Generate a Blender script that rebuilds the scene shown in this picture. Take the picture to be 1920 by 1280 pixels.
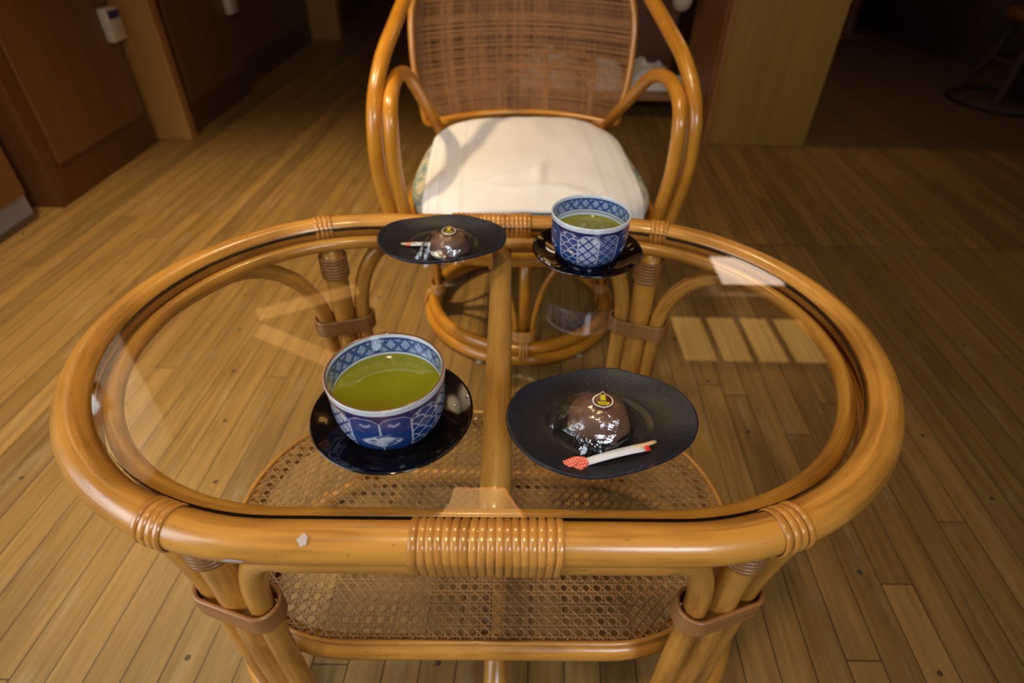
import bpy, bmesh, math, random
from math import sin, cos, pi, radians, hypot, atan2, sqrt
from mathutils import Vector, Matrix, noise
import numpy as np
random.seed(7)
S = bpy.context.scene
C = S.collection
for o in list(bpy.data.objects): bpy.data.objects.remove(o)

# ------------------------------------------------------------------ camera, world, exposure
cam_d = bpy.data.cameras.new('camera'); cam = bpy.data.objects.new('camera', cam_d); C.objects.link(cam)
S.camera = cam
cam_d.sensor_width = 36; cam_d.lens = 1075/1920*36; cam_d.clip_start = .02
cam.matrix_world = Matrix.Translation((0, 0, .91)) @ Matrix.Rotation(radians(90-38.5), 4, 'X') @ Matrix.Rotation(radians(1.2), 4, 'Z')
cam_d.dof.use_dof = True; cam_d.dof.focus_distance = .52; cam_d.dof.aperture_fstop = 4.6
S.view_settings.view_transform = 'Standard'; S.view_settings.look = 'None'; S.view_settings.gamma = 1
S.view_settings.use_curve_mapping = False; S.view_settings.exposure = 0.0
w = bpy.data.worlds.new('world'); S.world = w; w.use_nodes = True
w.node_tree.nodes['Background'].inputs[0].default_value = (.9, .75, .6, 1)
w.node_tree.nodes['Background'].inputs[1].default_value = .02

def area(name, loc, target, sx, sy, energy, color, spread=180):
    d = bpy.data.lights.new(name, 'AREA'); d.shape = 'RECTANGLE'; d.size = sx; d.size_y = sy
    d.energy = energy; d.color = color; d.spread = radians(spread)
    o = bpy.data.objects.new(name, d); C.objects.link(o); o.location = loc
    o.rotation_euler = (Vector(target)-Vector(loc)).to_track_quat('-Z', 'Y').to_euler()
    return o
def spot(name, loc, target, energy, color, size, blend=.8, rad=.06):
    d = bpy.data.lights.new(name, 'SPOT'); d.energy = energy; d.color = color
    d.spot_size = radians(size); d.spot_blend = blend; d.shadow_soft_size = rad
    o = bpy.data.objects.new(name, d); C.objects.link(o); o.location = loc
    o.rotation_euler = (Vector(target)-Vector(loc)).to_track_quat('-Z', 'Y').to_euler()
    return o
WARM = (1, .78, .42); COOL = (.80, .90, 1)
# daylight entering by the window beside and behind the viewer
area('window_daylight', (-1.60, -.25, 1.0), (-.75, .35, .0), 1.3, 1.0, 13, COOL, 125)
area('window_daylight', (.75, -1.52, 1.75), (.1, .6, .6), .7, .5, 6, COOL, 90)
# warm spotlamps on the ceiling, the wall wash and back fill being added (their housings are built below)
spot('ceiling_spot_light', (-1.18, 1.18, 2.22), (-.78, 1.45, 0), 190, WARM, 70, 1.0)
spot('pendant_bulb', (-.12, 1.03, 1.92), (-.16, .95, 0), 16, WARM, 125, .9, .05)
spot('ceiling_spot_light', (-.15, -.22, 2.22), (-.05, .44, .5), 48, WARM, 46, 1.0)
spot('ceiling_spot_light', (-.72, 1.27, 2.22), (-1.70, 1.72, 1.98), 230, (1, .86, .66), 60, 1.0)  # added wall wash, no known lamp: brightens the plaster mirrored in the glass
spot('ceiling_spot_light', (-.25, .75, 2.22), (.03, 1.3, .4), 20, (1, .88, .76), 42, 1.0)

spot('ceiling_spot_light', (.70, 1.27, 2.22), (1.0, 3.3, 0), 24, WARM, 58, 1.0)  # added fill light to lift the dim right background, no known lamp there

# ------------------------------------------------------------------ node helpers
def new_mat(name):
    m = bpy.data.materials.new(name); m.use_nodes = True
    nt = m.node_tree; b = nt.nodes['Principled BSDF']
    return m, nt, b
def N(nt, typ, **kw):
    n = nt.nodes.new(typ)
    for k, v in kw.items():
        if k.startswith('_'): setattr(n, k[1:], v)
        else: n.inputs[k.replace('0', ' ')].default_value = v
    return n
def M(nt, op, a, b=None, c=None):
    n = nt.nodes.new('ShaderNodeMath'); n.operation = op
    for i, x in enumerate((a, b, c)):
        if x is None: continue
        if isinstance(x, (int, float)): n.inputs[i].default_value = x
        else: nt.links.new(x, n.inputs[i])
    return n.outputs[0]
def mixc(nt, f, a, b, mode='MIX'):
    n = nt.nodes.new('ShaderNodeMix'); n.data_type = 'RGBA'; n.blend_type = mode
    for i, x in ((0, f), (6, a), (7, b)):
        if isinstance(x, (int, float)): n.inputs[i].default_value = x
        elif isinstance(x, tuple): n.inputs[i].default_value = (*x[:3], 1)
        else: nt.links.new(x, n.inputs[i])
    return n.outputs[2]
def plain(name, col, rough=.5, metal=0, coat=0, bump=0, bscale=60, var=0, **kw):
    m, nt, b = new_mat(name)
    b.inputs['Base Color'].default_value = (*col, 1); b.inputs['Roughness'].default_value = rough
    b.inputs['Metallic'].default_value = metal; b.inputs['Coat Weight'].default_value = coat
    tc = N(nt, 'ShaderNodeTexCoord'); nz = N(nt, 'ShaderNodeTexNoise', Scale=bscale, Detail=5)
    nt.links.new(tc.outputs['Object'], nz.inputs['Vector'])
    if var:
        c2 = tuple(max(0, x*(1-var)) for x in col); c3 = tuple(min(1, x*(1+var)) for x in col)
        nt.links.new(mixc(nt, nz.outputs[0], c2, c3), b.inputs['Base Color'])
    if bump:
        bp = N(nt, 'ShaderNodeBump', Strength=bump, Distance=.001); nt.links.new(nz.outputs[0], bp.inputs['Height'])
        nt.links.new(bp.outputs[0], b.inputs['Normal'])
    return m
def rattan(name, c1, c2, rough=.28, coat=.5):
    """lacquered cane pole: grain along the pole (UV: u along in metres, v around in metres)"""
    m, nt, b = new_mat(name)
    uv = N(nt, 'ShaderNodeUVMap'); mp = N(nt, 'ShaderNodeMapping'); mp.inputs['Scale'].default_value = (7, 160, 1)
    nt.links.new(uv.outputs[0], mp.inputs[0])
    g = N(nt, 'ShaderNodeTexNoise', Scale=1, Detail=6, Roughness=.65); nt.links.new(mp.outputs[0], g.inputs[0])
    mp2 = N(nt, 'ShaderNodeMapping'); mp2.inputs['Scale'].default_value = (9, 22, 1); nt.links.new(uv.outputs[0], mp2.inputs[0])
    big = N(nt, 'ShaderNodeTexNoise', Scale=1, Detail=3); nt.links.new(mp2.outputs[0], big.inputs[0])
    mp3 = N(nt, 'ShaderNodeMapping'); mp3.inputs['Scale'].default_value = (120, 400, 1); nt.links.new(uv.outputs[0], mp3.inputs[0])
    sp = N(nt, 'ShaderNodeTexNoise', Scale=1, Detail=2); nt.links.new(mp3.outputs[0], sp.inputs[0])
    f = M(nt, 'ADD', M(nt, 'MULTIPLY', g.outputs[0], .55), M(nt, 'MULTIPLY', big.outputs[0], .75))
    f = M(nt, 'MULTIPLY', M(nt, 'SUBTRACT', f, .43), 3.6); 
    cl = N(nt, 'ShaderNodeClamp'); nt.links.new(f, cl.inputs[0])
    col = mixc(nt, cl.outputs[0], c2, c1)
    s = M(nt, 'MULTIPLY', M(nt, 'GREATER_THAN', sp.outputs[0], .70), .5)
    col = mixc(nt, s, col, tuple(x*.35 for x in c2))
    nt.links.new(col, b.inputs['Base Color'])
    b.inputs['Roughness'].default_value = rough; b.inputs['Coat Weight'].default_value = coat
    b.inputs['Coat Roughness'].default_value = .12
    bp = N(nt, 'ShaderNodeBump', Strength=.45, Distance=.0008); nt.links.new(M(nt, 'ADD', big.outputs[0], M(nt, 'MULTIPLY', g.outputs[0], .35)), bp.inputs['Height']); nt.links.new(bp.outputs[0], b.inputs['Coat Normal'])
    nt.links.new(bp.outputs[0], b.inputs['Normal'])
    return m
def wood(name, c1, c2, scale=(14, 14, 1.2), rough=.45, coat=0):
    m, nt, b = new_mat(name)
    tc = N(nt, 'ShaderNodeTexCoord'); mp = N(nt, 'ShaderNodeMapping'); mp.inputs['Scale'].default_value = scale
    nt.links.new(tc.outputs['Object'], mp.inputs[0])
    g = N(nt, 'ShaderNodeTexNoise', Scale=1.6, Detail=7, Roughness=.6, Distortion=.6); nt.links.new(mp.outputs[0], g.inputs[0])
    rp = N(nt, 'ShaderNodeMapRange'); rp.inputs[1].default_value = .3; rp.inputs[2].default_value = .7; nt.links.new(g.outputs[0], rp.inputs[0])
    nt.links.new(mixc(nt, rp.outputs[0], c1, c2), b.inputs['Base Color'])
    b.inputs['Roughness'].default_value = rough; b.inputs['Coat Weight'].default_value = coat
    bp = N(nt, 'ShaderNodeBump', Strength=.2, Distance=.002); nt.links.new(g.outputs[0], bp.inputs['Height']); nt.links.new(bp.outputs[0], b.inputs['Normal'])
    return m
def emit(name, col, st):
    m, nt, b = new_mat(name); b.inputs['Base Color'].default_value = (*col, 1)
    b.inputs['Emission Color'].default_value = (*col, 1); b.inputs['Emission Strength'].default_value = st
    return m

# ------------------------------------------------------------------ floor material
def floor_mat():
    m, nt, b = new_mat('oak_floorboards')
    tc = N(nt, 'ShaderNodeTexCoord'); sep = N(nt, 'ShaderNodeSeparateXYZ'); nt.links.new(tc.outputs['Object'], sep.inputs[0])
    X = M(nt, 'SUBTRACT', sep.outputs[0], M(nt, 'MULTIPLY', sep.outputs[1], .047)); Y = sep.outputs[1]
    q = M(nt, 'ADD', M(nt, 'DIVIDE', X, .0535), .69)
    # extra end seams: a cross joint in the boards to the right
    right = M(nt, 'GREATER_THAN', sep.outputs[0], .36)
    past1 = M(nt, 'MULTIPLY', right, M(nt, 'GREATER_THAN', Y, 1.68))
    idx = M(nt, 'FLOOR', q); fr = M(nt, 'FRACT', q)
    idx2 = M(nt, 'ADD', idx, M(nt, 'MULTIPLY', past1, 37.3))
    wn = N(nt, 'ShaderNodeTexWhiteNoise', _noise_dimensions='1D'); nt.links.new(idx2, wn.inputs['W'])
    # end joints per board
    ey = M(nt, 'ADD', M(nt, 'DIVIDE', Y, 2.3), M(nt, 'MULTIPLY', wn.outputs[0], 7.0))
    seg = M(nt, 'FLOOR', ey); efr = M(nt, 'FRACT', ey)
    wn2 = N(nt, 'ShaderNodeTexWhiteNoise', _noise_dimensions='2D')
    cb = N(nt, 'ShaderNodeCombineXYZ'); nt.links.new(idx2, cb.inputs[0]); nt.links.new(seg, cb.inputs[1]); nt.links.new(cb.outputs[0], wn2.inputs['Vector'])
    # grain
    cg = N(nt, 'ShaderNodeCombineXYZ'); nt.links.new(M(nt, 'MULTIPLY', X, 70), cg.inputs[0]); nt.links.new(M(nt, 'MULTIPLY', Y, 3.2), cg.inputs[1])
    nt.links.new(M(nt, 'MULTIPLY', wn2.outputs[0], 60), cg.inputs[2])
    g = N(nt, 'ShaderNodeTexNoise', Scale=1, Detail=7, Roughness=.62, Distortion=.5); nt.links.new(cg.outputs[0], g.inputs[0])
    c2 = N(nt, 'ShaderNodeCombineXYZ'); nt.links.new(M(nt, 'MULTIPLY', X, 16), c2.inputs[0]); nt.links.new(M(nt, 'MULTIPLY', Y, 3.0), c2.inputs[1]); nt.links.new(M(nt, 'MULTIPLY', wn2.outputs[0], 30), c2.inputs[2])
    g2 = N(nt, 'ShaderNodeTexNoise', Scale=1, Detail=4); nt.links.new(c2.outputs[0], g2.inputs[0])
    r1 = N(nt, 'ShaderNodeMapRange'); r1.inputs[1].default_value = .3; r1.inputs[2].default_value = .7; nt.links.new(g.outputs[0], r1.inputs[0])
    base = mixc(nt, r1.outputs[0], (.16, .080, .018), (.36, .205, .055))
    base = mixc(nt, M(nt, 'MULTIPLY', g2.outputs[0], .55), base, (.27, .15, .055))
    v = M(nt, 'ADD', .78, M(nt, 'MULTIPLY', wn2.outputs[0], .44))
    vv = N(nt, 'ShaderNodeCombineColor'); [nt.links.new(v, vv.inputs[i]) for i in range(3)]
    base = mixc(nt, 1.0, base, vv.outputs[0], 'MULTIPLY')
    # worn pale patches
    wr = N(nt, 'ShaderNodeTexNoise', Scale=1, Detail=6, Roughness=.7); cw = N(nt, 'ShaderNodeCombineXYZ')
    nt.links.new(M(nt, 'MULTIPLY', X, 30), cw.inputs[0]); nt.links.new(M(nt, 'MULTIPLY', Y, 5), cw.inputs[1]); nt.links.new(cw.outputs[0], wr.inputs[0])
    rw = N(nt, 'ShaderNodeMapRange'); rw.inputs[1].default_value = .55; rw.inputs[2].default_value = .8; nt.links.new(wr.outputs[0], rw.inputs[0])
    base = mixc(nt, M(nt, 'MULTIPLY', rw.outputs[0], .5), base, (.46, .36, .23))
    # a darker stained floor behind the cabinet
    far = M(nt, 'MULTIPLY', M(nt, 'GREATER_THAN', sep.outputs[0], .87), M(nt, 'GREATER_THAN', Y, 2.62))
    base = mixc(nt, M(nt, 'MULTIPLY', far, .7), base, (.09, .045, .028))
    # gaps
    gap = M(nt, 'MAXIMUM', M(nt, 'LESS_THAN', fr, .022), M(nt, 'GREATER_THAN', fr, .985))
    gap = M(nt, 'MAXIMUM', gap, M(nt, 'LESS_THAN', efr, .0009))
    s1 = M(nt, 'MULTIPLY', right, M(nt, 'LESS_THAN', M(nt, 'ABSOLUTE', M(nt, 'SUBTRACT', Y, 1.68)), .0022))
    s2 = M(nt, 'MULTIPLY', right, M(nt, 'LESS_THAN', M(nt, 'ABSOLUTE', M(nt, 'SUBTRACT', Y, 2.60)), .003))
    gap = M(nt, 'MAXIMUM', gap, M(nt, 'MAXIMUM', s1, s2))
    # nail plugs: one per board, stepping 16 cm along each next board, on two diagonals; plus a row by the seam
    xs = M(nt, 'MULTIPLY', M(nt, 'SUBTRACT', fr, .5), .0535)
    def plug(yph, per):
        yy = M(nt, 'SUBTRACT', M(nt, 'ADD', Y, M(nt, 'MULTIPLY', idx, .16)), yph)
        f = M(nt, 'MULTIPLY', M(nt, 'SUBTRACT', M(nt, 'FRACT', M(nt, 'ADD', M(nt, 'DIVIDE', yy, per), .5)), .5), per)
        return M(nt, 'LESS_THAN', M(nt, 'ADD', M(nt, 'MULTIPLY', xs, xs), M(nt, 'MULTIPLY', f, f)), .0045**2)
    left = M(nt, 'SUBTRACT', 1, right)
    pl = plug(-1.07, 1.12)
    yr = M(nt, 'SUBTRACT', Y, 1.79); xr = M(nt, 'ABSOLUTE', xs)
    xr = M(nt, 'SUBTRACT', xr, 0)
    row = M(nt, 'MULTIPLY', right, M(nt, 'LESS_THAN', M(nt, 'ADD', M(nt, 'MULTIPLY', xr, xr), M(nt, 'MULTIPLY', yr, yr)), .0055**2))
    pl = M(nt, 'MAXIMUM', pl, row)
    base = mixc(nt, M(nt, 'MULTIPLY', gap, .85), base, (.02, .01, .005))
    base = mixc(nt, M(nt, 'MULTIPLY', pl, .9), base, (.035, .022, .014))
    nt.links.new(base, b.inputs['Base Color'])
    rr = M(nt, 'ADD', .34, M(nt, 'MULTIPLY', wr.outputs[0], .22)); nt.links.new(rr, b.inputs['Roughness'])
    b.inputs['Specular IOR Level'].default_value = .4
    h = M(nt, 'SUBTRACT', M(nt, 'MULTIPLY', g.outputs[0], .12), gap)
    bp = N(nt, 'ShaderNodeBump', Strength=.5, Distance=.0015); nt.links.new(h, bp.inputs['Height']); nt.links.new(bp.outputs[0], b.inputs['Normal'])
    return m

def facing_mix(name, tint, mul, base=.04, rough=.0, bump=None):
    """clear pane / film: transparent with mirror reflection rising at grazing angles"""
    m = bpy.data.materials.new(name); m.use_nodes = True; nt = m.node_tree; nt.nodes.clear()
    out = nt.nodes.new('ShaderNodeOutputMaterial'); mx = nt.nodes.new('ShaderNodeMixShader')
    tr = N(nt, 'ShaderNodeBsdfTransparent', Color=(*tint, 1)); gl = N(nt, 'ShaderNodeBsdfGlossy', Roughness=rough)
    lw = N(nt, 'ShaderNodeLayerWeight', Blend=.5)
    f = M(nt, 'ADD', base, M(nt, 'MULTIPLY', M(nt, 'POWER', lw.outputs['Facing'], 5), 1-base))
    f = M(nt, 'MINIMUM', M(nt, 'MULTIPLY', f, mul), .95)
    nt.links.new(f, mx.inputs[0]); nt.links.new(tr.outputs[0], mx.inputs[1]); nt.links.new(gl.outputs[0], mx.inputs[2])
    nt.links.new(mx.outputs[0], out.inputs[0])
    if bump:
        tc = N(nt, 'ShaderNodeTexCoord'); nz = N(nt, 'ShaderNodeTexNoise', Scale=bump[0], Detail=4)
        nt.links.new(tc.outputs['Object'], nz.inputs[0]); bp = N(nt, 'ShaderNodeBump', Strength=bump[1], Distance=.004)
        nt.links.new(nz.outputs[0], bp.inputs['Height']); nt.links.new(bp.outputs[0], gl.inputs['Normal']); nt.links.new(bp.outputs[0], lw.inputs['Normal'])
    return m

MAT = dict(
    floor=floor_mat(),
    rattan=rattan('lacquered_rattan', (.60, .27, .045), (.27, .10, .015), .32, .35),
    rattan_chair=rattan('lacquered_rattan_of_chair', (.60, .25, .022), (.40, .135, .010)),
    wrap=rattan('rattan_peel_binding', (.60, .27, .055), (.33, .12, .02), .25, .5),
    tie=rattan('rattan_peel_tie', (.33, .14, .04), (.20, .078, .02), .4, .2),
    cane=plain('cane_strand', (.30, .150, .048), .42, var=.45, bscale=90),
    weave=plain('fine_cane_weave', (.30, .125, .030), .6, var=.4, bscale=60),
    bar=rattan('pale_rattan_core', (.56, .29, .075), (.36, .16, .035), .35, .3),
    glass=facing_mix('table_glass', (1, 1, 1), 1.8),
    glass_clear=facing_mix('table_glass_underside', (.97, .99, .96), 0.0),
    glass_edge=plain('glass_edge', (.022, .017, .012), .2),
    lacquer=plain('black_lacquer', (.006, .004, .004), .09, coat=1),
    tea=plain('green_tea', (.23, .225, .012), .03, coat=.5),
    towel=None, panel=wood('brown_board', (.15, .062, .020), (.20, .09, .028)),
    rail=wood('dark_brown_rail', (.10, .036, .012), (.14, .055, .016)),
    post=wood('honey_post', (.38, .18, .04), (.48, .24, .06)),
    olive=wood('olive_ply', (.28, .155, .028), (.36, .205, .040), (26, 26, .8)),
    edge=wood('orange_edge_wood', (.30, .13, .04), (.38, .17, .05)),
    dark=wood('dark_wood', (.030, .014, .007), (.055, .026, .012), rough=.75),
    redwood=wood('red_brown_wood', (.12, .04, .016), (.17, .06, .022)),
    white_plastic=plain('white_plastic', (.62, .55, .42), .35),
    blue_plastic=plain('dark_blue_plastic', (.012, .018, .10), .4),
    grey=plain('grey_kick', (.52, .50, .54), .5),
    plaster=plain('pale_plaster', (.62, .52, .38), .9, bump=.3),
    ceiling=wood('ceiling_boards', (.10, .055, .022), (.15, .08, .03), (3, 22, 3)),
    beam=wood('beam_wood', (.50, .27, .09), (.60, .34, .12)),
    white=plain('white_fabric', (.74, .70, .64), .9, bump=.5, bscale=220),
    rubber=plain('pale_foot', (.32, .27, .2), .5),
    navy=plain('navy_tie', (.012, .016, .035), .9),
    paper=plain('white_paper', (.72, .70, .76), .6),
    red=plain('red_ink', (.70, .035, .02), .5),
    pick=plain('pale_pick_wood', (.66, .42, .22), .5),
    bun=plain('bean_jelly', (.17, .085, .060), .45, var=.25, bscale=45, bump=.4),
    chestnut=plain('yellow_chestnut', (.40, .28, .05), .4),
    brown_ink=plain('dark_brown_ink', (.085, .014, .006), .35), yellow_ink=plain('yellow_ink', (.75, .60, .02), .35), white_ink=plain('white_ink', (.85, .82, .82), .35),
    film=facing_mix('cellophane', (.96, .96, .96), 2.2, .05, .09, (110, .4)),
    flake=plain('pale_flake', (.52, .42, .40), .7), leaf=plain('dry_leaf', (.55, .36, .14), .7),
)
def towel_mat():
    m, nt, b = new_mat('white_towel')
    uv = N(nt, 'ShaderNodeUVMap'); sp = N(nt, 'ShaderNodeSeparateXYZ'); nt.links.new(uv.outputs[0], sp.inputs[0])
    e = M(nt, 'MINIMUM', sp.outputs[0], M(nt, 'SUBTRACT', 1, sp.outputs[0]))
    acc = None
    for p_, wd in ((.030, .0022), (.075, .0025), (.090, .0018), (.170, .0022), (.182, .0016)):
        k = M(nt, 'LESS_THAN', M(nt, 'ABSOLUTE', M(nt, 'SUBTRACT', e, p_)), wd)
        acc = k if acc is None else M(nt, 'MAXIMUM', acc, k)
    nt.links.new(mixc(nt, acc, (.76, .72, .71), (.60, .54, .54)), b.inputs['Base Color'])
    b.inputs['Roughness'].default_value = .95; b.inputs['Sheen Weight'].default_value = .3
    wv = N(nt, 'ShaderNodeTexNoise', Scale=420, Detail=2); nt.links.new(uv.outputs[0], wv.inputs[0])
    h = M(nt, 'ADD', M(nt, 'MULTIPLY', wv.outputs[0], .3), acc)
    bp = N(nt, 'ShaderNodeBump', Strength=.5, Distance=.001); nt.links.new(h, bp.inputs['Height']); nt.links.new(bp.outputs[0], b.inputs['Normal'])
    return m
MAT['towel'] = towel_mat()
def cushion_mat():
    m, nt, b = new_mat('teal_leaf_print')
    tc = N(nt, 'ShaderNodeTexCoord'); v = N(nt, 'ShaderNodeTexVoronoi', Scale=34); v.feature = 'DISTANCE_TO_EDGE'
    nz = N(nt, 'ShaderNodeTexNoise', Scale=22, Detail=3); nt.links.new(tc.outputs['Object'], v.inputs['Vector']); nt.links.new(tc.outputs['Object'], nz.inputs[0])
    f = M(nt, 'GREATER_THAN', nz.outputs[0], .5)
    c = mixc(nt, f, (.50, .44, .33), (.16, .24, .22))
    c = mixc(nt, M(nt, 'LESS_THAN', v.outputs['Distance'], .06), c, (.42, .38, .28))
    nt.links.new(c, b.inputs['Base Color']); b.inputs['Roughness'].default_value = .9
    return m
MAT['cushion'] = cushion_mat()
def stone_mat():
    m, nt, b = new_mat('speckled_navy_stoneware')
    tc = N(nt, 'ShaderNodeTexCoord')
    v = N(nt, 'ShaderNodeTexNoise', Scale=330, Detail=2); nt.links.new(tc.outputs['Object'], v.inputs[0])
    f = N(nt, 'ShaderNodeMapRange'); f.inputs[1].default_value = .66; f.inputs[2].default_value = .76; nt.links.new(v.outputs[0], f.inputs[0])
    nz = N(nt, 'ShaderNodeTexNoise', Scale=18, Detail=3); nt.links.new(tc.outputs['Object'], nz.inputs[0])
    at = N(nt, 'ShaderNodeVertexColor', _layer_name='wear'); 
    c = mixc(nt, nz.outputs[0], (.011, .010, .013), (.020, .017, .019))
    c = mixc(nt, M(nt, 'MULTIPLY', f.outputs[0], .35), c, (.16, .17, .19))
    sc_ = nt.nodes.new('ShaderNodeSeparateColor'); nt.links.new(at.outputs[0], sc_.inputs[0])
    c = mixc(nt, sc_.outputs[0], c, (.012, .017, .045)); c = mixc(nt, sc_.outputs[1], c, (.13, .085, .05))
    nt.links.new(c, b.inputs['Base Color']); b.inputs['Roughness'].default_value = .45; b.inputs['Specular IOR Level'].default_value = .3
    bp = N(nt, 'ShaderNodeBump', Strength=.35, Distance=.0008); nt.links.new(v.outputs[0], bp.inputs['Height']); nt.links.new(bp.outputs[0], b.inputs['Normal'])
    return m
MAT['stone'] = stone_mat()
def vcol_mat(name, rough, coat):
    m, nt, b = new_mat(name); at = N(nt, 'ShaderNodeVertexColor', _layer_name='paint')
    nt.links.new(at.outputs[0], b.inputs['Base Color']); b.inputs['Roughness'].default_value = rough; b.inputs['Coat Weight'].default_value = coat
    b.inputs['Coat Roughness'].default_value = .05
    return m
MAT['porcelain'] = vcol_mat('painted_porcelain', .18, .8)
def cap_mat():
    m, nt, b = new_mat('red_square_print')
    tc = N(nt, 'ShaderNodeTexCoord'); sp = N(nt, 'ShaderNodeSeparateXYZ'); nt.links.new(tc.outputs['Object'], sp.inputs[0])
    fx = M(nt, 'ABSOLUTE', M(nt, 'SUBTRACT', M(nt, 'FRACT', M(nt, 'MULTIPLY', sp.outputs[0], 420)), .5))
    fy = M(nt, 'ABSOLUTE', M(nt, 'SUBTRACT', M(nt, 'FRACT', M(nt, 'MULTIPLY', sp.outputs[1], 330)), .5))
    mx = M(nt, 'MAXIMUM', fx, fy)
    k = M(nt, 'MULTIPLY', M(nt, 'GREATER_THAN', mx, .17), M(nt, 'LESS_THAN', mx, .29))
    nt.links.new(mixc(nt, k, (.75, .05, .02), (.85, .62, .55)), b.inputs['Base Color']); b.inputs['Roughness'].default_value = .55
    return m
MAT['cap'] = cap_mat()

# ------------------------------------------------------------------ object helpers
def tag(o, label=None, cat=None, group=None, kind=None):
    if label: o['label'] = label
    if cat: o['category'] = cat
    if group: o['group'] = group
    if kind: o['kind'] = kind
    return o
def thing(name, label, cat, loc=(0, 0, 0), rz=0, group=None):
    o = bpy.data.objects.new(name, None); C.objects.link(o); o.location = loc; o.rotation_euler = (0, 0, rz)
    o.empty_display_size = .05
    return tag(o, label, cat, group)
class MB:
    def __init__(s): s.v = []; s.f = []; s.uv = []; s.mi = []
    def add(s, v, f, uv=None, mi=0):
        n = len(s.v); s.v += [tuple(p) for p in v]; s.f += [tuple(i+n for i in q) for q in f]
        s.uv += uv if uv else [[(0, 0)]*len(q) for q in f]; s.mi += [mi]*len(f)
        return s
    def box(s, x0, x1, y0, y1, z0, z1, mi=0, bev=0):
        bm = bmesh.new(); bmesh.ops.create_cube(bm, size=1)
        for q in bm.verts: q.co = Vector(((x0+x1)/2+q.co.x*(x1-x0), (y0+y1)/2+q.co.y*(y1-y0), (z0+z1)/2+q.co.z*(z1-z0)))
        if bev: bmesh.ops.bevel(bm, geom=bm.edges[:]+bm.verts[:], offset=bev, segments=2, affect='EDGES', profile=.5)
        bm.verts.index_update(); s.add([q.co.copy() for q in bm.verts], [[q.index for q in f.verts] for f in bm.faces], mi=mi); bm.free(); return s
    def tube(s, pts, r, closed=False, seg=14, mi=0, caps=True, ref=None):
        pts = [Vector(p) for p in pts]; n = len(pts); rs = r if isinstance(r, (list, tuple)) else [r]*n
        T = []
        for i in range(n):
            a = pts[(i-1) % n] if (closed or i > 0) else pts[i]; b = pts[(i+1) % n] if (closed or i < n-1) else pts[i]
            T.append((b-a).normalized())
        up = Vector((0, 0, 1)) if abs(T[0].z) < .9 else Vector((0, 1, 0))
        nrm = (up-T[0]*up.dot(T[0])).normalized(); V = []; L = [0]
        Ns = []
        for i in range(n):
            if i: 
                nrm = (nrm-T[i]*nrm.dot(T[i])).normalized(); L.append(L[-1]+(pts[i]-pts[i-1]).length)
            Ns.append(nrm.copy())
        if closed:   # spread the twist
            end = (Ns[-1]-T[0]*Ns[-1].dot(T[0])).normalized(); ang = atan2(T[0].dot(end.cross(Ns[0])), end.dot(Ns[0]))
            Ns = [Matrix.Rotation(ang*i/n, 3, T[i]) @ Ns[i] for i in range(n)]
        for i in range(n):
            bn = T[i].cross(Ns[i])
            for k in range(seg):
                a = 2*pi*k/seg; V.append(pts[i]+(Ns[i]*cos(a)+bn*sin(a))*rs[i])
        F = []; U = []
        m = n if closed else n-1
        off = random.random()*5
        for i in range(m):
            j = (i+1) % n; l0 = L[i]+off; l1 = (L[j] if j else L[-1]+(pts[0]-pts[-1]).length)+off
            for k in range(seg):
                k2 = (k+1) % seg; F.append((i*seg+k, i*seg+k2, j*seg+k2, j*seg+k))
                a0 = k/seg*2*pi*rs[i]; a1 = (k+1)/seg*2*pi*rs[i]; U.append([(l0, a0), (l0, a1), (l1, a1), (l1, a0)])
        if not closed and caps:
            F.append(tuple(range(seg))[::-1]); U.append([(off, .001)]*seg); F.append(tuple((n-1)*seg+k for k in range(seg))); U.append([(off, .001)]*seg)
        s.add(V, F, U, mi); return s
    def lathe(s, prof, seg=64, mi=0, cx=0, cy=0, close=False):
        V = []; n = len(prof)
        for (r, z) in prof:
            for k in range(seg): a = 2*pi*k/seg; V.append((cx+r*cos(a), cy+r*sin(a), z))
        F = [(i*seg+k, i*seg+(k+1) % seg, (i+1)*seg+(k+1) % seg, (i+1)*seg+k) for i in range(n-1) for k in range(seg)]
        s.add(V, F, mi=mi); return s
    def build(s, name, mats, parent=None, smooth=True, auto=None):
        me = bpy.data.meshes.new(name); me.from_pydata(s.v, [], s.f)
        uvl = me.uv_layers.new(name='UVMap'); flat = [c for q in s.uv for p in q for c in p]
        uvl.data.foreach_set('uv', flat)
        me.polygons.foreach_set('material_index', s.mi); me.polygons.foreach_set('use_smooth', [smooth]*len(s.f))
        for m in (mats if isinstance(mats, (list, tuple)) else [mats]): me.materials.append(m)
        me.update(); me.validate()
        if auto is not None and smooth: me.set_sharp_from_angle(angle=radians(auto))
        o = bpy.data.objects.new(name, me); C.objects.link(o)
        if parent: o.parent = parent
        return o
def crom(P, k=8, closed=False):
    P = [Vector(p) for p in P]; n = len(P); out = []
    rng = range(n) if closed else range(n-1)
    for i in rng:
        if closed: a, b, c, d = P[(i-1) % n], P[i], P[(i+1) % n], P[(i+2) % n]
        else: a, b, c, d = P[max(i-1, 0)], P[i], P[i+1], P[min(i+2, n-1)]
        for j in range(k):
            t = j/k; out.append(.5*((2*b)+(c-a)*t+(2*a-5*b+4*c-d)*t*t+(3*b-a-3*c+d)*t**3))
    if not closed: out.append(P[-1])
    return out
def box(name, mat, x0, x1, y0, y1, z0, z1, parent=None, bev=.002):
    return MB().box(x0, x1, y0, y1, z0, z1, bev=bev).build(name, mat, parent, smooth=False)
def structure(o): o['kind'] = 'structure'; return o

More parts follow.
